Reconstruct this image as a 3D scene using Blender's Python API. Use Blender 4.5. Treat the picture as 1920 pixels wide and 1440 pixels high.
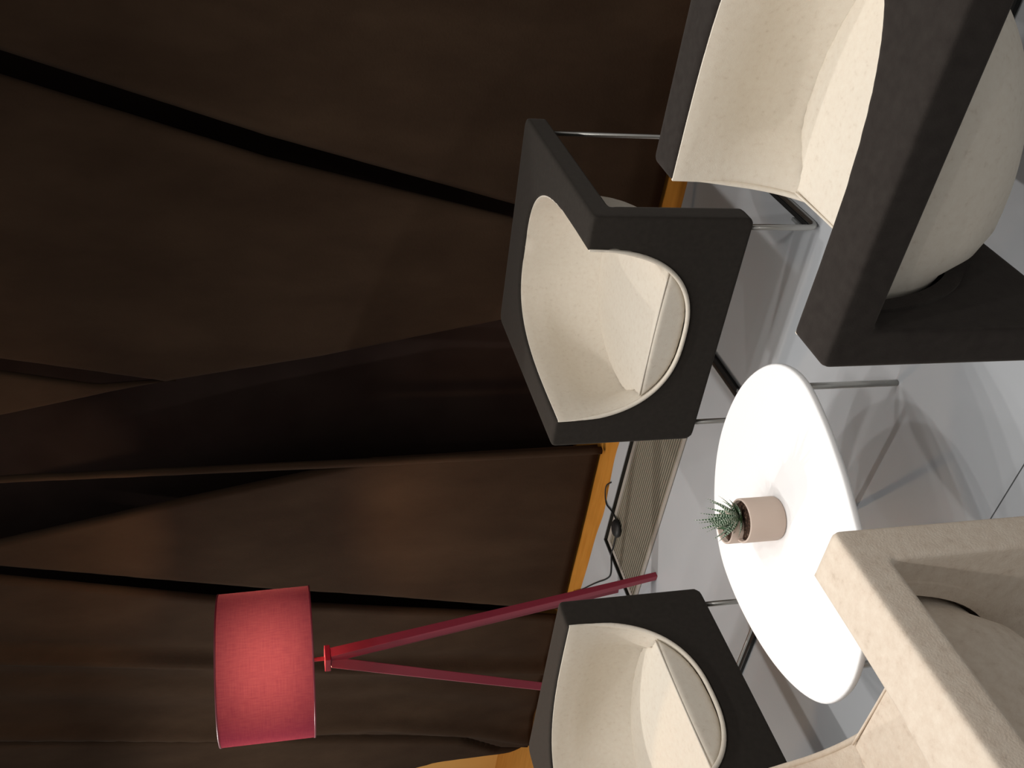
import bpy, bmesh, math, random
from mathutils import Vector, Matrix, noise
from mathutils.geometry import tessellate_polygon
random.seed(7)
C = bpy.context.scene.collection
PI = math.pi
for o in list(bpy.data.objects):
    bpy.data.objects.remove(o, do_unlink=True)

# ------------------------------------------------------------------ camera
F_PX, PITCH, YAW, ROLL, CAM_H = 1720.248, 0.25157, -0.66194, -0.0357, 1.5108
cy, sy = math.cos(YAW), math.sin(YAW)
fw = Vector((sy*math.cos(PITCH), cy*math.cos(PITCH), -math.sin(PITCH)))
rt = Vector((cy, -sy, 0)); up = rt.cross(fw)
c_, s_ = math.cos(ROLL), math.sin(ROLL)
r2 = c_*rt + s_*up; u2 = -s_*rt + c_*up
# the photograph was taken with the camera turned on its side: picture right = world down
cam_d = bpy.data.cameras.new('camera'); cam = bpy.data.objects.new('camera', cam_d); C.objects.link(cam)
X = -u2; Y = r2; Z = -fw
cam.matrix_world = Matrix(((X.x, Y.x, Z.x, 0), (X.y, Y.y, Z.y, 0), (X.z, Y.z, Z.z, CAM_H), (0, 0, 0, 1)))
cam_d.sensor_fit = 'HORIZONTAL'; cam_d.sensor_width = 36; cam_d.lens = 36*F_PX/1920
cam_d.clip_start = .05
sc = bpy.context.scene; sc.camera = cam

# ------------------------------------------------------------------ light and exposure
w = bpy.data.worlds.new('world'); sc.world = w; w.use_nodes = True
w.node_tree.nodes['Background'].inputs[0].default_value = (1.0, .97, .94, 1)
w.node_tree.nodes['Background'].inputs[1].default_value = .36
sc.view_settings.view_transform = 'Standard'; sc.view_settings.look = 'None'
sc.view_settings.exposure = 0; sc.view_settings.gamma = 1; sc.view_settings.use_curve_mapping = False
def spot(x, y, z, power, col=(1, .965, .93), ang=112, size=.03):
    l = bpy.data.lights.new('ceiling_spot', 'SPOT'); l.energy = power; l.color = col
    l.spot_size = math.radians(ang); l.spot_blend = .8; l.shadow_soft_size = size
    o = bpy.data.objects.new('ceiling_spot', l); o.location = (x, y, z); C.objects.link(o)
for yy, pw in ((2.15, 36), (1.55, 42), (.92, 33), (.38, 26), (-.15, 22), (-.8, 20)):   # the row of ceiling spots that stripes the floor under the far chair
    spot(-.35, yy, 2.8, pw)
for yy, pw in ((2.15, 12), (1.55, 36), (.92, 30), (.38, 22)):
    spot(-1.75, yy, 2.8, pw)
for xx, yy, pw in ((-3.2, 1.0, 24), (-4.7, 1.6, 170)):
    spot(xx, yy, 2.8, pw, ang=112 if xx > -4 else 165)

# ------------------------------------------------------------------ materials
def mat(name, col, rough=.8, metal=0, spec=.3):
    m = bpy.data.materials.new(name); m.use_nodes = True
    b = m.node_tree.nodes['Principled BSDF']
    b.inputs['Base Color'].default_value = (*col, 1); b.inputs['Roughness'].default_value = rough
    b.inputs['Metallic'].default_value = metal; b.inputs['Specular IOR Level'].default_value = spec
    return m
def noisy(m, stops, scale=20, detail=4, stretch=(1, 1, 1), bump=0, bscale=None, dist=.002, rough=.5):
    nt = m.node_tree; N = nt.nodes; L = nt.links; b = N['Principled BSDF']
    tc = N.new('ShaderNodeTexCoord'); mp = N.new('ShaderNodeMapping'); mp.inputs['Scale'].default_value = stretch
    L.new(tc.outputs['Object'], mp.inputs['Vector'])
    n = N.new('ShaderNodeTexNoise'); n.inputs['Scale'].default_value = scale; n.inputs['Detail'].default_value = detail
    n.inputs['Roughness'].default_value = rough
    L.new(mp.outputs[0], n.inputs['Vector'])
    r = N.new('ShaderNodeValToRGB'); e = r.color_ramp.elements
    e[0].position = stops[0][0]; e[0].color = (*stops[0][1], 1); e[1].position = stops[-1][0]; e[1].color = (*stops[-1][1], 1)
    for p_, c in stops[1:-1]:
        k = e.new(p_); k.color = (*c, 1)
    L.new(n.outputs['Fac'], r.inputs['Fac']); L.new(r.outputs['Color'], b.inputs['Base Color'])
    if bump:
        n2 = N.new('ShaderNodeTexNoise'); n2.inputs['Scale'].default_value = bscale or scale*6; n2.inputs['Detail'].default_value = 5
        L.new(tc.outputs['Object'], n2.inputs['Vector'])
        bp = N.new('ShaderNodeBump'); bp.inputs['Strength'].default_value = bump; bp.inputs['Distance'].default_value = dist
        L.new(n2.outputs['Fac'], bp.inputs['Height']); L.new(bp.outputs[0], b.inputs['Normal'])
    return m
M = {}
M['charcoal'] = noisy(mat('charcoal_felt', (.04, .033, .027), .95, 0, .1), [(.3, (.023, .0195, .0165)), (.7, (.0285, .0245, .0205))], 60, 6, bump=.35, bscale=420, dist=.001)
M['brownfelt'] = noisy(mat('brown_felt', (.05, .04, .034), .95, 0, .1), [(.3, (.0215, .0175, .0155)), (.7, (.028, .0235, .0205))], 50, 6, bump=.4, bscale=380, dist=.001)
M['beige'] = noisy(mat('beige_felt', (.55, .47, .36), .95, 0, .1), [(.22, (.57, .505, .42)), (.4, (.655, .595, .505)), (.7, (.68, .63, .54))], 75, 6, bump=.3, bscale=400, dist=.001, rough=.6)
M['oatmeal'] = noisy(mat('oatmeal_felt', (.55, .45, .34), .95, 0, .1), [(.22, (.50, .41, .325)), (.4, (.62, .525, .425)), (.72, (.69, .605, .50))], 55, 7, bump=.5, bscale=260, dist=.0015, rough=.65)
for k_ in ('charcoal', 'brownfelt'):
    b_ = M[k_].node_tree.nodes['Principled BSDF']; b_.inputs['Sheen Weight'].default_value = .09; b_.inputs['Sheen Roughness'].default_value = .45; b_.inputs['Sheen Tint'].default_value = (1, .9, .8, 1)
M['steel'] = mat('brushed_steel', (.50, .49, .46), .32, 1)
M['rubber'] = mat('black_plastic', (.012, .012, .012), .5)
M['grey_plastic'] = mat('grey_plastic', (.2, .21, .21), .5)
M['white'] = mat('white_laminate', (.90, .90, .90), .35)
M['floor'] = noisy(mat('grey_floor_vinyl', (.3, .3, .3), .38, 0, .4), [(.3, (.375, .392, .41)), (.7, (.40, .415, .432))], 4, 5, bump=.04, bscale=300, dist=.0005)
M['sub'] = mat('subfloor', (.02, .017, .012), .9)
M['amber'] = noisy(mat('varnished_wood', (.4, .2, .05), .5), [(.3, (.40, .165, .022)), (.7, (.48, .21, .035))], 6, 5, (1, 8, 8))
M['orange'] = noisy(mat('orange_wall_paint', (.5, .26, .07), .8), [(.3, (.68, .35, .085)), (.7, (.74, .39, .10))], 2, 3)
M['suede'] = noisy(mat('brown_suede', (.08, .05, .03), .95, 0, .15),
    [(.25, (.026, .0135, .007)), (.5, (.035, .0195, .0105)), (.75, (.047, .027, .015))], 2.6, 8, (1.6, 1.6, .75), bump=.5, bscale=110, dist=.002, rough=.62)
M['gapshade'] = noisy(mat('gap_shade_black', (.01, .008, .007), 1, 0, .05), [(.3, (.018, .011, .009)), (.7, (.026, .017, .014))], 4)  # shade of the curtain gaps, put into a near-black colour
M['slat'] = mat('champagne_aluminium', (.42, .38, .30), .42, .55)
M['frame_al'] = mat('grille_frame_aluminium', (.40, .37, .33), .5, .3)
M['redmetal'] = mat('red_lacquer', (.24, .026, .045), .38, 0, .5)
M['pot'] = mat('blush_ceramic', (.56, .45, .38), .7)
M['soil'] = noisy(mat('potting_soil', (.04, .02, .012), 1), [(.35, (.015, .008, .005)), (.55, (.06, .03, .018)), (.8, (.22, .15, .11))], 160, 5, bump=1, bscale=220, dist=.004)
M['bulb'] = mat('warm_bulb', (1, .9, .7)); 
_b = M['bulb'].node_tree.nodes['Principled BSDF']; _b.inputs['Emission Color'].default_value = (1, .70, .42, 1); _b.inputs['Emission Strength'].default_value = 235
# red woven shade: scatters the bulb's light through the weave
def shade_mat():
    m = bpy.data.materials.new('red_lamp_fabric'); m.use_nodes = True
    nt = m.node_tree; N = nt.nodes; L = nt.links; N.clear()
    out = N.new('ShaderNodeOutputMaterial'); tc = N.new('ShaderNodeTexCoord')
    sep = N.new('ShaderNodeSeparateXYZ'); L.new(tc.outputs['UV'], sep.inputs[0])
    def weave(sx, sy):
        mp = N.new('ShaderNodeMapping'); mp.inputs['Scale'].default_value = (sx, sy, 1); L.new(tc.outputs['UV'], mp.inputs['Vector'])
        n = N.new('ShaderNodeTexNoise'); n.inputs['Scale'].default_value = 1; n.inputs['Detail'].default_value = 3; L.new(mp.outputs[0], n.inputs['Vector'])
        return n.outputs['Fac']
    ad = N.new('ShaderNodeMath'); ad.operation = 'ADD'; L.new(weave(340, 9), ad.inputs[0]); L.new(weave(24, 130), ad.inputs[1])
    mr = N.new('ShaderNodeMapRange'); mr.inputs[1].default_value = .75; mr.inputs[2].default_value = 1.25; L.new(ad.outputs[0], mr.inputs[0])
    def mixc(a, b):
        mx = N.new('ShaderNodeMix'); mx.data_type = 'RGBA'; L.new(mr.outputs[0], mx.inputs[0])
        mx.inputs[6].default_value = (*a, 1); mx.inputs[7].default_value = (*b, 1); return mx.outputs[2]
    tr = N.new('ShaderNodeBsdfTranslucent'); L.new(mixc((.031, .0078, .0108), (.044, .0117, .0148)), tr.inputs['Color'])
    rf = N.new('ShaderNodeBsdfRefraction'); rf.inputs['Roughness'].default_value = 1; rf.inputs['IOR'].default_value = 2.4
    L.new(mixc((.088, .022, .029), (.114, .032, .040)), rf.inputs['Color'])
    df = N.new('ShaderNodeBsdfDiffuse'); L.new(mixc((.30, .030, .08), (.36, .045, .09)), df.inputs['Color'])
    m1 = N.new('ShaderNodeMixShader'); m1.inputs[0].default_value = .28; L.new(tr.outputs[0], m1.inputs[1]); L.new(rf.outputs[0], m1.inputs[2])
    m2 = N.new('ShaderNodeMixShader'); m2.inputs[0].default_value = .55; L.new(m1.outputs[0], m2.inputs[1]); L.new(df.outputs[0], m2.inputs[2])
    L.new(m2.outputs[0], out.inputs[0]); return m
M['shade'] = shade_mat()
def leaf_mat():
    m = mat('zebra_leaf', (.04, .12, .05), .45); nt = m.node_tree; N = nt.nodes; L = nt.links; b = N['Principled BSDF']
    tc = N.new('ShaderNodeTexCoord'); sp = N.new('ShaderNodeSeparateXYZ'); L.new(tc.outputs['UV'], sp.inputs[0])
    n = N.new('ShaderNodeTexNoise'); n.inputs['Scale'].default_value = 9; L.new(tc.outputs['UV'], n.inputs['Vector'])
    a = N.new('ShaderNodeMath'); a.operation = 'MULTIPLY_ADD'; L.new(n.outputs['Fac'], a.inputs[0]); a.inputs[1].default_value = .09; L.new(sp.outputs['Y'], a.inputs[2])
    f = N.new('ShaderNodeMath'); f.operation = 'MULTIPLY'; f.inputs[1].default_value = 13; L.new(a.outputs[0], f.inputs[0])
    g = N.new('ShaderNodeMath'); g.operation = 'FRACT'; L.new(f.outputs[0], g.inputs[0])
    s = N.new('ShaderNodeMath'); s.operation = 'LESS_THAN'; s.inputs[1].default_value = .40; L.new(g.outputs[0], s.inputs[0])
    n2 = N.new('ShaderNodeTexNoise'); n2.inputs['Scale'].default_value = 26; L.new(tc.outputs['UV'], n2.inputs['Vector'])
    k = N.new('ShaderNodeMath'); k.operation = 'GREATER_THAN'; k.inputs[1].default_value = .44; L.new(n2.outputs['Fac'], k.inputs[0])
    mu = N.new('ShaderNodeMath'); mu.operation = 'MULTIPLY'; L.new(s.outputs[0], mu.inputs[0]); L.new(k.outputs[0], mu.inputs[1])
    mx = N.new('ShaderNodeMix'); mx.data_type = 'RGBA'; L.new(mu.outputs[0], mx.inputs[0])
    mx.inputs[6].default_value = (.045, .10, .05, 1); mx.inputs[7].default_value = (.75, .83, .70, 1); L.new(mx.outputs[2], b.inputs['Base Color'])
    return m
M['leaf'] = leaf_mat()
M['leafplain'] = noisy(mat('green_leaf', (.06, .14, .06), .45), [(.3, (.035, .085, .04)), (.7, (.09, .17, .08))], 40)

# ------------------------------------------------------------------ helpers
def link(name, me, m, parent=None, smooth=True):
    o = bpy.data.objects.new(name, me); C.objects.link(o)
    if m and not me.materials: me.materials.append(m)
    if smooth:
        for p in me.polygons: p.use_smooth = True
    if parent: o.parent = parent
    return o
def obj(name, bm, m, parent=None, smooth=True):
    me = bpy.data.meshes.new(name); bmesh.ops.recalc_face_normals(bm, faces=bm.faces[:]) if bm.faces else None
    bm.to_mesh(me); bm.free(); return link(name, me, m, parent, smooth)
def thing(name, label, cat, loc=(0, 0, 0), rotz=0, group=None):
    o = bpy.data.objects.new(name, None); C.objects.link(o); o.location = loc; o.rotation_euler = (0, 0, rotz)
    o.empty_display_size = .1
    return tag(o, label, cat, group)
def tag(o, label, cat, group=None):
    o['label'] = label; o['category'] = cat
    if group: o['group'] = group
    return o
def struct(o): o['kind'] = 'structure'; return o
def box(bm, a, b, bev=0):
    r = bmesh.ops.create_cube(bm, size=1); vs = r['verts']
    for v in vs: v.co = Vector((a[i] + (b[i]-a[i])*(v.co[i]+.5) for i in range(3)))
    if bev:
        es = list({e for v in vs for e in v.link_edges})
        bmesh.ops.bevel(bm, geom=es, offset=bev, segments=2, affect='EDGES', profile=.5)
def prism(bm, pts, f0, f1):
    """outline pts extruded between maps f0 and f1 (2D -> 3D)"""
    a = [bm.verts.new(f0(p)) for p in pts]; b = [bm.verts.new(f1(p)) for p in pts]; n = len(pts)
    for i, j, k in tessellate_polygon([[Vector((p[0], p[1], 0)) for p in pts]]):
        bm.faces.new((a[i], a[j], a[k])); bm.faces.new((b[k], b[j], b[i]))
    for i in range(n): bm.faces.new((a[i], b[i], b[(i+1) % n], a[(i+1) % n]))
def tube(bm, pts, r, seg=10, cap=True):
    pts = [Vector(p) for p in pts]; rings = []; n = len(pts)
    t0 = (pts[1]-pts[0]).normalized(); nrm = t0.orthogonal().normalized()
    for i, p in enumerate(pts):
        t = (pts[min(i+1, n-1)]-pts[max(i-1, 0)]).normalized()
        nrm = (nrm - t*nrm.dot(t)).normalized(); bi = t.cross(nrm)
        rr = r[i] if isinstance(r, (list, tuple)) else r
        rings.append([bm.verts.new(p + rr*(math.cos(2*PI*k/seg)*nrm + math.sin(2*PI*k/seg)*bi)) for k in range(seg)])
    for a, b in zip(rings, rings[1:]):
        for k in range(seg): bm.faces.new((a[k], a[(k+1) % seg], b[(k+1) % seg], b[k]))
    if cap: bm.faces.new(rings[0]); bm.faces.new(list(reversed(rings[-1])))
def lathe(bm, prof, seg=48, close=False):
    rings = [[bm.verts.new((r*math.cos(2*PI*k/seg), r*math.sin(2*PI*k/seg), z)) for k in range(seg)] for r, z in prof]
    if close: rings.append(rings[0])
    for a, b in zip(rings, rings[1:]):
        for k in range(seg): bm.faces.new((a[k], a[(k+1) % seg], b[(k+1) % seg], b[k]))
    return rings
def fillet(pts, r, seg=6):
    pts = [Vector(p) for p in pts]; out = [pts[0]]
    for a, b, c in zip(pts, pts[1:], pts[2:]):
        d1 = (a-b).normalized(); d2 = (c-b).normalized(); p1 = b+d1*r; p2 = b+d2*r
        for k in range(seg+1):
            t = k/seg; out.append((1-t)**2*p1 + 2*t*(1-t)*b + t*t*p2)
    out.append(pts[-1]); return out
def remeshed(bm, voxel, smooth_it, name):
    """weld overlapping closed shapes into one soft-edged felt body, as plain mesh data"""
    me = bpy.data.meshes.new(name); bmesh.ops.recalc_face_normals(bm, faces=bm.faces[:]); bm.to_mesh(me); bm.free()
    o = bpy.data.objects.new(name, me); C.objects.link(o)
    md = o.modifiers.new('r', 'REMESH'); md.mode = 'VOXEL'; md.voxel_size = voxel
    if smooth_it:
        s = o.modifiers.new('s', 'SMOOTH'); s.factor = .5; s.iterations = smooth_it
    dg = bpy.context.evaluated_depsgraph_get(); out = bpy.data.meshes.new_from_object(o.evaluated_get(dg))
    bpy.data.objects.remove(o, do_unlink=True); out.name = name
    return out

# ------------------------------------------------------------------ the setting
GX0, GX1, GY0, GY1 = -3.19, -1.72, 2.400, 2.845          # slot in the floor for the grille
def fl_panel(rects, wavy=None):
    bm = bmesh.new()
    for (x0, y0, x1, y1) in rects: box(bm, (x0, y0, -.012), (x1, y1, 0))
    return bm
floor = bmesh.new(); box(floor, (-7, -3, -.16), (3.5, 3.6, -.10))
fo = struct(obj('floor', floor, M['sub'], smooth=False))
p1 = bmesh.new(); box(p1, (-7, -3, -.10), (3.5, 1.1302, 0)); obj('floor_panel', p1, M['floor'], fo, False)
p2 = bmesh.new()
box(p2, (-7, 1.1335, -.10), (3.5, GY0, 0)); box(p2, (-7, GY0, -.10), (GX0, GY1, 0)); box(p2, (GX1, GY0, -.10), (3.5, GY1, 0))
edge = []
xs = [-7 + 10.5*i/210 for i in range(211)]
def wav(x): return 2.930 + .016*math.exp(-((x+2.74)/.12)**2) - .018*math.exp(-((x+3.08)/.12)**2) + .018*math.exp(-((x+3.75)/.2)**2) + .004*math.sin(x*5)
prism(p2, [(-7, GY1), *[(x, wav(x)) for x in xs], (3.5, GY1)], lambda p: (p[0], p[1], -.10), lambda p: (p[0], p[1], 0))
obj('floor_panel', p2, M['floor'], fo, False)
bm = bmesh.new(); box(bm, (-7, 2.86, -.10), (3.5, 3.6, -.006)); struct(obj('trim_1', bm, M['amber'], smooth=False))
bm = bmesh.new(); box(bm, (-7, 3.6, -.16), (3.5, 3.7, 3.4)); struct(obj('wall_back', bm, M['orange'], smooth=False))

# ------------------------------------------------------------------ curtain panels
def lerp_line(pts, z):
    pts = sorted(pts, key=lambda p: p[1])
    if z <= pts[0][1]: a, b = pts[0], pts[1]
    elif z >= pts[-1][1]: a, b = pts[-2], pts[-1]
    else:
        for a, b in zip(pts, pts[1:]):
            if a[1] <= z <= b[1]: break
    t = (z-a[1])/(b[1]-a[1]); return a[0]+(b[0]-a[0])*t
def drape(name, L, R, y0, z0=.012, z1=3.3, nx=60, nz=70, seed=0, amp=.006, rl=.05, rr=.05, dl=.10, dr=.10, folds=(), parent=None, m='suede', taper=None):
    """cloth sheet between two edge lines; its long edges turn back out of sight"""
    bm = bmesh.new(); G = []
    for j in range(nz+1):
        z = z0+(z1-z0)*j/nz; row = []
        xl, xr = lerp_line(L, z), lerp_line(R, z); wd = max(xr-xl, .004)
        for i in range(nx+1):
            s = i/nx; s = s - .09*math.sin(2*PI*s)*.9          # finer at the edges
            x = xl+wd*s; y = y0
            y += amp*(noise.noise(Vector((x*2.2+seed*7, z*.7, seed)))*1.4 + .5*noise.noise(Vector((x*5+seed, z*1.3, 3+seed))))
            y += .0022*noise.noise(Vector((x*9, z*26, seed)))
            for (fx, fwid, fdep) in folds:
                cx = lerp_line(fx, z) if isinstance(fx, (list, tuple)) else fx
                y += fdep*math.exp(-((x-cx)/fwid)**2)
            a = (x-xl)/min(rl, wd*.45); b = (xr-x)/min(rr, wd*.45)
            if a < 1: y += dl*(1-math.sqrt(max(0, 1-(1-a)**2)))
            if b < 1: y += dr*(1-math.sqrt(max(0, 1-(1-b)**2)))
            row.append(bm.verts.new((x, y, z)))
        G.append(row)
    for j in range(nz):
        for i in range(nx): bm.faces.new((G[j][i], G[j][i+1], G[j+1][i+1], G[j+1][i]))
    o = obj(name, bm, M[m], parent)
    md = o.modifiers.new('thickness', 'SOLIDIFY'); md.thickness = .006; md.offset = 1
    return o
back = drape('gap_shade_sheet', [(-5.35, 0), (-5.35, 3)], [(1.2, 0), (1.2, 3)], 3.42, amp=.02, seed=9, m='gapshade', rl=.02, rr=.02, dl=.02, dr=.02)  # added dark sheet: its colour stands in for shade deep between the panels
tag(back, 'near-black sheet added as the shade in the gaps between the brown curtain panels', 'curtain')
B1R = [(-1.055, 2.292), (-1.301, 1.513), (-1.538, .635)]; B1L = [(-1.138, 2.307), (-1.389, 1.515), (-1.605, .626)]
c1 = drape('curtain', B1R, [(1.3, 0), (1.3, 3)], 3.10, nx=50, seed=1, rl=.02, dl=.02)
tag(c1, 'brown suede curtain panel at the photo top, beyond the long slanting black gap', 'curtain', 'brown curtain panels')
GR = [(-2.497, 2.562), (-2.348, 1.938), (-2.237, 1.333), (-2.075, .602)]
GR2 = [(-2.20, 2.56), (-2.285, 2.186), (-2.345, 1.938), (-2.237, 1.333), (-2.075, .602)]
c2 = drape('curtain', GR2, B1L, 3.10, nx=70, seed=2, rl=.02, dl=.02, rr=.03, dr=.02)
tag(c2, 'brown suede curtain panel between two black gaps, narrowing down to the charcoal armchair', 'curtain', 'brown curtain panels')
drape('side_fold', [(-2.497, 2.562), (-2.350, 1.938), (-2.346, 1.90)], [(-2.285, 2.523), (-2.364, 2.197), (-2.349, 1.945), (-2.342, 1.90)], 3.11, z0=1.90, nx=14, nz=40, seed=3, rl=.02, dl=.02, rr=.02, dr=.02, parent=c2)
RD = [(-2.790, 0), (-2.782, 2.615), (-2.78, 3.2)]
GL = [(-2.836, 0), (-2.836, 1.10), (-3.008, 1.912), (-3.194, 2.692)]
B3R = [(-3.337, 2.719), (-3.642, 1.59), (-4.035, .013)]; B3L = [(-3.413, 2.734), (-3.762, 1.594), (-4.09, .1)]
c4 = drape('curtain', B3R, GL, 3.10, nx=60, seed=4, rl=.03, dl=.03, rr=.02, dr=.03)
tag(c4, 'brown suede curtain panel from the wide black gap to the dark strip behind the lamp', 'curtain', 'brown curtain panels')
drape('hem', [(-2.832, 0), (-2.828, 1.0), (-2.800, 2.6), (-2.80, 3.2)], [(-2.806, 0), (-2.800, 1.0), (-2.783, 2.6), (-2.782, 3.2)], 3.06, nx=8, seed=5, rl=.01, rr=.01, dl=.02, dr=.02, amp=.004, parent=c4)
E5 = [(-5.47, .013), (-5.455, .25), (-5.452, .6), (-5.50, .80), (-5.60, 1.3), (-5.72, 3)]
B4 = [(-5.452, 0), (-5.40, .2), (-5.22, .45), (-5.12, .82), (-4.98, 1.4), (-4.642, 2.964)]
R1 = [(-4.56, 0), (-4.365, 1.043), (-4.168, 1.875), (-3.955, 2.835)]; R2 = [(-5.25, .1), (-5.13, .355), (-4.90, 1.025), (-4.817, 1.918), (-4.558, 2.948)]
c5 = drape('curtain', E5, B3L, 3.10, nx=150, nz=90, seed=6, rl=.03, dl=.02, rr=.03, dr=.03, amp=.007,
    folds=[(B4, .022, .10), (R1, .040, -.045), ([(x-.16, z) for x, z in R1], .07, .02), (R2, .055, -.05), ([(x+.22, z) for x, z in R2], .09, .02), ([(x+.09, z) for x, z in R1], .05, .012)])
tag(c5, 'brown suede curtain panel with soft folds behind the red lamp, beside the orange wall', 'curtain', 'brown curtain panels')

# ------------------------------------------------------------------ floor grille
g = thing('floor_grille', 'pale metal slatted heating grille let into the grey floor by the curtain', 'grille', (0, 0, 0))
GFX0, GFX1, GFY0, GFY1 = -3.145, GX1-.002, GY0+.003, 2.800
for a, b in (((GFX0, GFY0, -.02), (GFX1, GFY0+.022, .003)), ((GFX0, GFY1-.024, -.02), (GFX1, GFY1, .003)),
             ((GFX0, GFY0+.022, -.02), (GFX0+.02, GFY1-.024, .003)), ((GFX1-.02, GFY0+.022, -.02), (GFX1, GFY1-.024, .003))):
    bm = bmesh.new(); box(bm, a, b); obj('frame_bar', bm, M['frame_al'], g, False)
bm = bmesh.new()
box(bm, (GX0+.0005, GY0+.0005, -.1), (GX0+.003, GY1-.0005, -.003)); box(bm, (GX0+.003, GY1-.003, -.1), (GX1-.0005, GY1-.0005, -.003)); obj('pit_shade_liner', bm, M['sub'], g, False)  # dark strips added on the slot walls, shade of the gap as colour
NS = 21; y_in0, y_in1 = GFY0+.022, GFY1-.024; pitch = (y_in1-y_in0)/NS
bm = bmesh.new(); box(bm, (GFX0+.02, -.0042, -.02), (GFX1-.02, .0042, .001)); sm = bpy.data.meshes.new('slat'); bm.to_mesh(sm); bm.free(); sm.materials.append(M['slat'])
for i in range(NS):
    s = bpy.data.objects.new('slat', sm); C.objects.link(s); s.parent = g; s.location = (0, y_in0+pitch*(i+.5), 0)
bm = bmesh.new(); box(bm, (GFX0, GFY0, -.099), (GFX1, GFY1, -.075)); obj('base_tray', bm, M['sub'], g, False)
for y in (GFY0+.01, GFY1-.012):
    bm = bmesh.new(); box(bm, (GFX0+.01, y-.004, -.075), (GFX1-.01, y+.004, -.02)); obj('support_rail', bm, M['sub'], g, False)

# ------------------------------------------------------------------ armchairs
W, D, H, H0 = .769, .749, .70, .2276
A0, C0, YB, NP, NU = .283, .345, .577, 3.3, 2.5
TH = .066
def opening(t, d=0):      # half width of the top opening at depth t
    return (A0+d)*(max(0, 1-t**NP))**(1/NP)
def rounded(pts, rads, seg=5):
    out = []; n = len(pts)
    for i in range(n):
        b = Vector(pts[i]); a = Vector(pts[i-1]); c = Vector(pts[(i+1) % n]); r = rads[i]
        if r == 0: out.append(b); continue
        p = b+(a-b).normalized()*r; q = b+(c-b).normalized()*r
        for k in range(seg+1):
            t = k/seg; out.append((1-t)**2*p+2*t*(1-t)*b+t*t*q)
    return out
def superarc(a, b, n, N=40):   # from (a,0) over (0,b) to (-a,0)
    r = []
    for k in range(N+1):
        f = PI*k/N; c, s = math.cos(f), math.sin(f)
        r.append((a*math.copysign(abs(c)**(2/n), c), b*abs(s)**(2/n)))
    return r
def frame_mesh():
    bm = bmesh.new(); hw = W/2
    ro = superarc(A0+.003, YB+.003, NP)           # opening in the seat ring
    outer = rounded([(-hw, 0), (-hw, D), (hw, D), (hw, 0)], [.012, .03, .03, .012])
    ring = [tuple(p) for p in outer] + [(x, y) for x, y in ro]
    prism(bm, ring, lambda p: (p[0], p[1], H-TH), lambda p: (p[0], p[1], H))
    outer = rounded([(-hw, H), (-hw, H0), (hw, H0), (hw, H)], [.012, .028, .028, .012])
    for d, ya, yb2 in ((.007, 0, .024), (.038, .018, TH)):       # the hole flares towards the back
        pan = [tuple(p) for p in outer] + [(x, H-z) for x, z in superarc(A0+d, C0+d, NU)]
        prism(bm, pan, lambda p: (p[0], ya, p[1]), lambda p: (p[0], yb2, p[1]))
    return remeshed(bm, .0065, 5, 'frame')
GB = .10
def bowl(t, f, off=0, zoff=0):
    """inside of the seat bowl: t depth 0..1, f 0..pi across"""
    e = (max(0, 1-t**NP))**(1/NP)
    ramp = max(0, min(1, (t-.06)/.20)); ramp = ramp*ramp*(3-2*ramp)
    cc = (C0 + GB*ramp*math.sin(PI*min(1, .25+t*.7)))*(max(0, 1-t**3.2))**(1/3.2)
    aa = A0*e
    c, s = math.cos(f), math.sin(f)
    x = aa*math.copysign(abs(c)**(2/NU), c); h = cc*abs(s)**(2/NU)
    hb = max(0, (h-TH-.02)/max(cc-TH-.02, 1e-4))
    x *= 1 + .13*math.sin(PI*min(1, hb))*ramp*max(0, 1-t**4)
    return Vector((x, YB*t, H-h))
def shell_mesh():
    bm = bmesh.new(); G = []; NT, NF = 40, 56
    for i in range(NT+1):
        t = min(math.sin(PI/2*i/NT)**(2/NP), 1-1e-9)
        row = [bowl(t, PI*k/NF) for k in range(NF+1)]
        row = [Vector((p.x, p.y, min(p.z, H-.008))) for p in row]
        if i == 0:
            row = [Vector((p.x, -.003, p.z)) for p in row]
        G.append([bm.verts.new(p) for p in row])
    for i in range(NT):
        for k in range(NF): bm.faces.new((G[i][k], G[i+1][k], G[i+1][k+1], G[i][k+1]))
    me = bpy.data.meshes.new('shell'); bm.normal_update(); bm.to_mesh(me); bm.free()
    o = bpy.data.objects.new('tmp', me); C.objects.link(o)
    # which way is outward?
    n = me.polygons[len(me.polygons)//3].normal; cpt = me.polygons[len(me.polygons)//3].center
    md = o.modifiers.new('s', 'SOLIDIFY'); md.thickness = .006; md.offset = 1 if n.dot(cpt-Vector((0, .2, .62))) > 0 else -1
    md.use_even_offset = False
    bv = o.modifiers.new('b', 'BEVEL'); bv.width = .004; bv.segments = 2; bv.limit_method = 'ANGLE'; bv.angle_limit = math.radians(60)
    out = bpy.data.meshes.new_from_object(o.evaluated_get(bpy.context.evaluated_depsgraph_get())); out.name = 'shell'
    bpy.data.objects.remove(o, do_unlink=True); return out
ZC = .440
def bowl_half(t, z):      # half width of the bowl at height z
    best = 0
    for k in range(0, 91):
        p = bowl(t, PI/2*k/90)
        if p.z >= z: best = p.x
    return best
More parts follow.
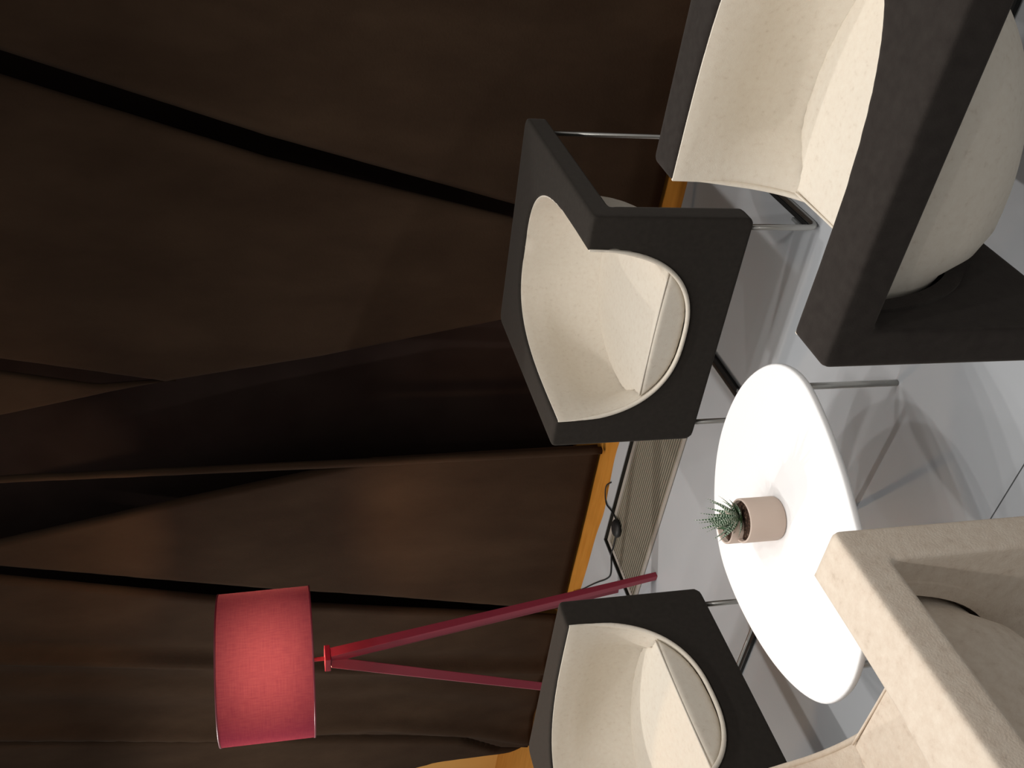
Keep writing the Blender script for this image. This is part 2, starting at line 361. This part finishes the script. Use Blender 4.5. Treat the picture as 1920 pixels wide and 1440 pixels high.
def cushion_mesh():
    bm = bmesh.new(); secs = []
    ts = [.012, .03, .1, .2, .3, .4, .5, .6, .68, .75, .80, .84, .87, .89, .91, .92, .93, .94, .95, .96]
    for t in ts:
        zt = ZC
        pts = [bowl(t, PI*k/60) for k in range(61)]
        low = [p for p in pts if p.z < zt]
        if len(low) < 5: break
        hw = bowl_half(t, zt); sec = [(hw, zt)] + [(p.x, p.z) for p in low] + [(-hw, zt)]
        # resample bottom arc to fixed count
        L = [0]
        for a, b in zip(sec, sec[1:]): L.append(L[-1]+math.hypot(b[0]-a[0], b[1]-a[1]))
        rs = []; N = 28
        for k in range(N+1):
            d = L[-1]*k/N; j = max(i for i in range(len(L)) if L[i] <= d+1e-9); j = min(j, len(sec)-2)
            u = (d-L[j])/max(L[j+1]-L[j], 1e-9); rs.append((sec[j][0]+(sec[j+1][0]-sec[j][0])*u, sec[j][1]+(sec[j+1][1]-sec[j][1])*u))
        top = []
        for k in range(1, N):
            u = -1+2*k/N; crown = .013*(1-u*u)*math.sin(PI*min(1, .08+t*.9))
            top.append((u*hw, zt+crown))
        secs.append([bm.verts.new((x*1.006, YB*t+.004*max(0, t-.1), z-.001)) for x, z in rs+top])
    n = len(secs[0])
    for a, b in zip(secs, secs[1:]):
        for k in range(n): bm.faces.new((a[k], a[(k+1) % n], b[(k+1) % n], b[k]))
    bm.faces.new(secs[0]); bm.faces.new(list(reversed(secs[-1])))
    bmesh.ops.triangulate(bm, faces=[f for f in bm.faces if len(f.verts) > 4])
    return remeshed(bm, .006, 5, 'cushion')
def tube_mesh(pts, r, name, seg=8):
    bm = bmesh.new(); tube(bm, pts, r, seg); bmesh.ops.recalc_face_normals(bm, faces=bm.faces[:])
    me = bpy.data.meshes.new(name); bm.to_mesh(me); bm.free(); return me
def box_mesh(a, b, name, bev=.003):
    bm = bmesh.new(); box(bm, a, b, bev); bmesh.ops.recalc_face_normals(bm, faces=bm.faces[:]); me = bpy.data.meshes.new(name); bm.to_mesh(me); bm.free(); return me
ME = {'frame': frame_mesh(), 'shell': shell_mesh(), 'cushion': cushion_mesh()}
# welt around the U at the front and around the ring opening
u = [(x, -.003, H-z) for x, z in superarc(A0+.003, C0+.003, NU, 50)]
ME['front_welt'] = tube_mesh([(x, -.001, z) for x, _, z in u if z < H-.02], [.0006+.0062*min(1, max(0, H-.02-z)/.12) for x, _, z in u if z < H-.02], 'front_welt', 8)
hc = bowl_half(.012, ZC)
ME['piping'] = tube_mesh([(hc*.97*(-1+2*k/20), .010+.003*(1-(-1+2*k/20)**2), ZC+.003) for k in range(21)], .0028, 'piping', 6)
def collar_mesh():
    bm = bmesh.new(); a = superarc(A0+.056, C0+.056, NU, 50); b = superarc(A0+.030, C0+.030, NU, 50)
    a = [(x, z) for x, z in a if z > TH-.004]; b = [(x, z) for x, z in b if z > TH-.004]
    prism(bm, [(x, H-z) for x, z in a] + [(x, H-z) for x, z in reversed(b)], lambda p: (p[0], TH-.005, p[1]), lambda p: (p[0], TH+.006, p[1]))
    bmesh.ops.recalc_face_normals(bm, faces=bm.faces[:]); me = bpy.data.meshes.new('collar'); bm.to_mesh(me); bm.free(); return me
ME['collar'] = collar_mesh()
xl, yf, yb_, rz = W/2-.042, .033, D-.035, .0085
for s, nm in ((-1, 'l'), (1, 'r')):
    x = s*xl
    ME['run'+nm] = tube_mesh(fillet([(x, yf, H0+.012), (x, yf, rz), (x, yb_, rz), (x, yb_, H-TH+.012)], .03), rz, 'sled_leg', 12)
    ME['gl'+nm] = box_mesh((x-s*.024, yf+.05, .002), (x-s*.010, yb_-.05, .013), 'glide_strip', .002)
    ME['br'+nm] = box_mesh((x-s*.034, yf+.055, .0005), (x-s*.0245, yf+.12, .02), 'bracket', .002)
def armchair(label, fm, sm_, loc, rot):
    t = thing('armchair', label, 'armchair', (loc[0], loc[1], 0), rot, 'armchairs around the white table')
    def part(nm, key, m):
        o = bpy.data.objects.new(nm, ME[key]); C.objects.link(o); o.parent = t
        if not ME[key].materials: ME[key].materials.append(None)
        o.material_slots[0].link = 'OBJECT'; o.material_slots[0].material = m
        return o
    part('frame', 'frame', fm); sl = part('shell', 'shell', sm_); fwl = part('front_welt', 'front_welt', sm_); fwl.parent = sl
    cu = part('seat_cushion', 'cushion', sm_); pp = part('piping', 'piping', sm_); pp.parent = cu
    part('collar', 'collar', fm)
    for s in 'lr':
        l = part('sled_leg', 'run'+s, M['steel']); g_ = part('glide_strip', 'gl'+s, M['rubber']); g_.parent = l; b_ = part('bracket', 'br'+s, M['grey_plastic']); b_.parent = l
    return t
for me in ME.values():
    for p in me.polygons: p.use_smooth = True
for k in ('collar', 'gll', 'glr', 'brl', 'brr'):
    for p in ME[k].polygons: p.use_smooth = False
armchair('charcoal armchair with beige bowl seat standing in front of the wide gap in the curtain', M['charcoal'], M['beige'], (-1.4307, 2.0245), .0353)
armchair('brown-black armchair with beige seat, arm and side turned to the camera, near the top right', M['brownfelt'], M['beige'], (-.7614, 1.3713), -1.5678)
armchair('charcoal armchair with beige bowl seat in front of the red tripod lamp', M['charcoal'], M['beige'], (-2.1631, 1.3223), 1.6097)
armchair('armchair upholstered all in beige felt, nearest the camera', M['oatmeal'], M['oatmeal'], (-1.3341, .8142), 3.172)

# ------------------------------------------------------------------ table
TZ = .38; TC = (-1.46, 1.29)
TR = [(9.6, .3218), (20.9, .3572), (30.0, .3762), (40.4, .3860), (60.4, .3800), (80.6, .3667), (99.7, .3579), (115, .3505), (147.8, .3423), (163.3, .3290),
      (179.2, .3227), (192.9, .3268), (206.8, .3409), (218.5, .3581), (228.6, .3756), (239.3, .3912), (249.5, .3882), (259.2, .3767), (267.6, .3583), (290, .318), (319.7, .2780), (334.9, .2752), (351.9, .2874)]
def trad(a):
    n = len(TR); a %= 360
    def P(i):
        k, j = divmod(i, n); return TR[j][0]+360*k, TR[j][1]
    i = max([i for i in range(-1, n) if P(i)[0] <= a])
    (a0, r0), (a1, r1), (a2, r2), (a3, r3) = P(i-1), P(i), P(i+1), P(i+2)
    t = (a-a1)/(a2-a1); m1 = (r2-r0)/(a2-a0)*(a2-a1); m2 = (r3-r1)/(a3-a1)*(a2-a1)
    return (2*t**3-3*t*t+1)*r1+(t**3-2*t*t+t)*m1+(-2*t**3+3*t*t)*r2+(t**3-t*t)*m2
N = 120
raw = [trad(3*k) for k in range(N)]
for _ in range(3): raw = [(raw[k-1]+2*raw[k]+raw[(k+1) % N])/4 for k in range(N)]
tb = thing('coffee_table', 'low white pebble-shaped coffee table on thin steel legs between the armchairs', 'table', (TC[0], TC[1], 0))
bm = bmesh.new(); rings = []
for ins, z in ((.010, -.020), (.002, -.017), (0, -.012), (0, -.004), (.0015, -.0012), (.004, 0)):
    rings.append([bm.verts.new(((raw[k]-ins)*math.cos(2*PI*k/N), (raw[k]-ins)*math.sin(2*PI*k/N), TZ+z)) for k in range(N)])
for a, b in zip(rings, rings[1:]):
    for k in range(N): bm.faces.new((a[k], a[(k+1) % N], b[(k+1) % N], b[k]))
bm.faces.new(rings[0]); bm.faces.new(rings[-1]); o = obj('tabletop', bm, M['white'], tb)
for p in o.data.polygons: p.use_smooth = len(p.vertices) == 4
for (x, y) in ((-1.25, 1.553), (-1.645, 1.03), (-1.64, 1.50)):
    bm = bmesh.new(); tube(bm, [(x-TC[0], y-TC[1], .001), (x-TC[0], y-TC[1], TZ-.019)], .0085, 16); o = obj('leg', bm, M['steel'], tb)
    for p in o.data.polygons: p.use_smooth = len(p.vertices) == 4

# ------------------------------------------------------------------ potted plant on the table
PX, PY = -1.463, 1.327
pl = thing('potted_plant', 'small zebra-striped succulent in a blush ceramic pot on the white table', 'plant', (PX, PY, TZ+.0005))
vd = Vector((-.61, .79, 0)); vr = Vector((.79, .61, 0))
def pot_shape(bm, c, r, h, wall=.005):
    n0 = len(bm.verts)
    prof = [(.001, 0), (r-.006, 0), (r-.002, .0015), (r, .006), (r, h-.002), (r-.0015, h), (r-wall+.001, h), (r-wall, h-.002), (r-wall, h-.03), (.001, h-.03)]
    lathe(bm, prof, 56); bm.verts.ensure_lookup_table()
    for v in bm.verts[n0:]: v.co += c
PH = .092
bm = bmesh.new(); pot_shape(bm, Vector((0, 0, 0)), .052, PH)
bs = vd*.044 - vr*.020
n0 = len(bm.verts); pot_shape(bm, bs, .040, PH+.018)
obj('pot', bm, M['pot'], pl)
bm = bmesh.new()
for c, r, zz in ((Vector((0, 0, 0)), .0475, PH-.012), (bs, .035, PH+.005)):
    n = 40; vs = [bm.verts.new(c+Vector((0, 0, zz+.003)))]; rr_ = []
    for k in range(1, 7):
        rr_.append([bm.verts.new(c+Vector((r*k/6*math.cos(2*PI*i/n), r*k/6*math.sin(2*PI*i/n), zz+.004*noise.noise(Vector((k*3.1, i*.9, 1)))))) for i in range(n)])
    for i in range(n): bm.faces.new((vs[0], rr_[0][i], rr_[0][(i+1) % n]))
    for a, b in zip(rr_, rr_[1:]):
        for i in range(n): bm.faces.new((a[i], b[i], b[(i+1) % n], a[(i+1) % n]))
obj('soil', bm, M['soil'], pl)
def leaf_mesh(L, wd, curl, lift):
    """tapering fleshy leaf growing along +x, curving up"""
    bm = bmesh.new(); uv = bm.loops.layers.uv.new('UVMap'); NS_, NR = 12, 8; R = []
    for i in range(NS_+1):
        t = i/NS_; ang = lift + curl*t
        if i == 0: p = Vector((0, 0, 0))
        else: p = p + Vector((math.cos(ang), 0, math.sin(ang)))*L/NS_
        wv = wd*(.55+.45*math.sin(PI*min(1, t*1.6)))*(1-t)**.75 if t < 1 else .0003
        wv = max(wv, .0004); nrm = Vector((-math.sin(ang), 0, math.cos(ang)))
        R.append([(bm.verts.new(p+Vector((0, 1, 0))*wv*math.cos(2*PI*k/NR)+nrm*wv*(.30 if math.sin(2*PI*k/NR) > 0 else .55)*math.sin(2*PI*k/NR)), (k/NR, t)) for k in range(NR)])
    for a, b in zip(R, R[1:]):
        for k in range(NR):
            q = (a[k], a[(k+1) % NR], b[(k+1) % NR], b[k]); f = bm.faces.new([v for v, _ in q]); f.smooth = True
            us = (k/NR, (k+1)/NR, (k+1)/NR, k/NR)
            for l, (v, t), uu in zip(f.loops, q, us): l[uv].uv = (uu*.5, t[1])
    bm.faces.new([v for v, _ in R[0]]); bm.faces.new([v for v, _ in R[-1]])
    bmesh.ops.recalc_face_normals(bm, faces=bm.faces[:])
    me = bpy.data.meshes.new('leaf'); bm.to_mesh(me); bm.free(); return me
variants = [leaf_mesh(.085, .0105, .5, .55), leaf_mesh(.075, .012, .3, .75), leaf_mesh(.068, .013, .6, .35), leaf_mesh(.09, .0085, -.2, 1.1), leaf_mesh(.055, .0135, .5, .5)]
for v in variants[:4]: v.materials.append(M['leaf'])
variants[4].materials.append(M['leafplain'])
def leaf(vi, az, sc_, base, tiltadd=0):
    o = bpy.data.objects.new('leaf', variants[vi]); C.objects.link(o); o.parent = pl
    o.location = base; o.rotation_euler = (random.uniform(-.3, .3), -tiltadd, az); o.scale = (sc_,)*3
rb = Vector((.002, .004, PH-.008)) + vd*.016
k = 0
for ring, (n, vs_, sc_, ta) in enumerate(((8, (2, 4), .85, -.15), (9, (0, 1), .92, .05), (7, (0, 3), .95, .28), (5, (3, 1), .9, .5))):
    for i in range(n):
        az = 2*PI*i/n + ring*.5 + random.uniform(-.2, .2)
        leaf(vs_[i % 2], az, sc_*random.uniform(.85, 1.1), rb+Vector((.006*math.cos(az), .006*math.sin(az), .006*ring)), ta+random.uniform(-.12, .12))
sb = bs + Vector((0, 0, PH+.006))
for i in range(6):
    az = 2*PI*i/6+.4; leaf((4, 1, 4, 2)[i % 4], az, .6*random.uniform(.9, 1.1), sb, .25)

# ------------------------------------------------------------------ red tripod lamp
LX, LY = -3.17, 2.315
lp = thing('floor_lamp', 'red tripod floor lamp with a glowing red drum shade in front of the brown curtain', 'lamp', (LX, LY, 0))
SB, ST, RB_, RT_ = 1.412, 1.762, .292, .288
bm = bmesh.new(); uvl = bm.loops.layers.uv.new('UVMap'); n = 96
a = [bm.verts.new((RB_*math.cos(2*PI*k/n), RB_*math.sin(2*PI*k/n), SB)) for k in range(n)]
b = [bm.verts.new((RT_*math.cos(2*PI*k/n), RT_*math.sin(2*PI*k/n), ST)) for k in range(n)]
for k in range(n):
    f = bm.faces.new((a[k], a[(k+1) % n], b[(k+1) % n], b[k]))
    for l, uv in zip(f.loops, ((k/n, 0), ((k+1)/n, 0), ((k+1)/n, 1), (k/n, 1))): l[uvl].uv = uv
sh = obj('lamp_shade', bm, M['shade'], lp)
for z, r in ((SB, RB_), (ST, RT_)):
    bm = bmesh.new(); lathe(bm, [(r-.002, z-.003), (r+.002, z-.003), (r+.002, z+.003), (r-.002, z+.003)], 96, True); obj('rim', bm, M['redmetal'], sh)
bm = bmesh.new(); tube(bm, [(0, 0, 1.358), (0, 0, 1.53)], .008, 16); obj('stem', bm, M['redmetal'], lp)
bm = bmesh.new(); box(bm, (-.037, -.037, 1.337), (.037, .037, 1.360), .002); hd = obj('head_block', bm, M['redmetal'], lp, False); 
bm = bmesh.new(); lathe(bm, [(.001, 1.50), (.016, 1.50), (.018, 1.53), (.036, 1.56), (.047, 1.60), (.038, 1.635), (.016, 1.652), (.001, 1.655)], 24); obj('bulb', bm, M['bulb'], lp)
for k in range(3):                                   # spider that carries the shade
    an = 2*PI*k/3+.3; bm = bmesh.new(); tube(bm, [(.01*math.cos(an), .01*math.sin(an), 1.49), (RB_*math.cos(an)*.997, RB_*math.sin(an)*.997, SB+.006)], .002, 6); obj('spoke', bm, M['redmetal'], lp)
feet = [(-2.847-LX, 2.313-LY), (-3.25-LX, 2.584-LY), (.31*math.cos(math.radians(236)), .31*math.sin(math.radians(236)))]
legs = []
for fx, fy in feet:
    d = Vector((fx, fy, 0)).normalized(); side = Vector((-d.y, d.x, 0))
    top = d*.017 + Vector((0, 0, 1.336)); bot = Vector((fx, fy, 0))
    bm = bmesh.new(); V = []
    for p, ws, wt in ((bot, .012, .013), (top, .022, .021)):
        V.append([bm.verts.new(p+side*sx*ws+d*sd*wt) for sx, sd in ((-1, -1), (1, -1), (1, 1), (-1, 1))])
    for k in range(4): bm.faces.new((V[0][k], V[0][(k+1) % 4], V[1][(k+1) % 4], V[1][k]))
    bm.faces.new(V[0]); bm.faces.new(V[1]); bmesh.ops.bevel(bm, geom=bm.edges[:], offset=.0015, segments=1, affect='EDGES')
    legs.append(obj('leg', bm, M['redmetal'], lp, False))
# cord clip on the near leg
pt = Vector((feet[0][0]*.24, feet[0][1]*.24, 1.336*.80)) 
bm = bmesh.new(); box(bm, pt+Vector((-.036, -.006, -.014)), pt+Vector((-.018, .006, .014)), .002); cl = obj('cord_clip', bm, M['rubber'], legs[0], False)
def w2l(p): return (p[0]-LX, p[1]-LY, p[2])
cp = [(-3.246, 2.578, .16), (-3.30, 2.66, .05), (-3.55, 2.86, .005), (-3.534, 2.849, .005), (-3.431, 2.782, .005), (-3.322, 2.708, .005), (-3.259, 2.679, .005), (-3.208, 2.694, .005), (-3.164, 2.721, .005), (-3.089, 2.719, .007), (-3.027, 2.718, .010)]
cp = cp[3:]
cp = [(-3.80, 3.03, .004), (-3.653, 2.925, .004)] + cp
cp2 = [(-2.965, 2.757, .010), (-2.973, 2.792, .006), (-2.984, 2.835, .005), (-3.003, 2.89, .005), (-2.993, 2.923, .004), (-2.96, 2.943, .005), (-2.922, 2.941, .006), (-2.890, 2.922, .004), (-2.875, 2.910, .004)]
def smooth_path(P, n=8):
    P = [Vector(p) for p in P]; out = []
    for i in range(len(P)-1):
        a, b, c, d = P[max(i-1, 0)], P[i], P[i+1], P[min(i+2, len(P)-1)]
        for k in range(n):
            t = k/n; out.append(.5*((2*b)+(c-a)*t+(2*a-5*b+4*c-d)*t*t+(3*b-a-3*c+d)*t**3))
    out.append(P[-1]); return out
for P in (cp, cp2):
    bm = bmesh.new(); tube(bm, smooth_path([w2l(p) for p in P]), .0035, 8); obj('cord', bm, M['rubber'], lp)
bm = bmesh.new(); lathe(bm, [(.001, 0), (.040, 0), (.043, .004), (.042, .012), (.034, .020), (.018, .024), (.001, .0245)], 32)
o = obj('foot_switch', bm, M['rubber'], lp); o.location = (-2.995-LX, 2.730-LY, .0035); o['label'] = 'round black foot switch'
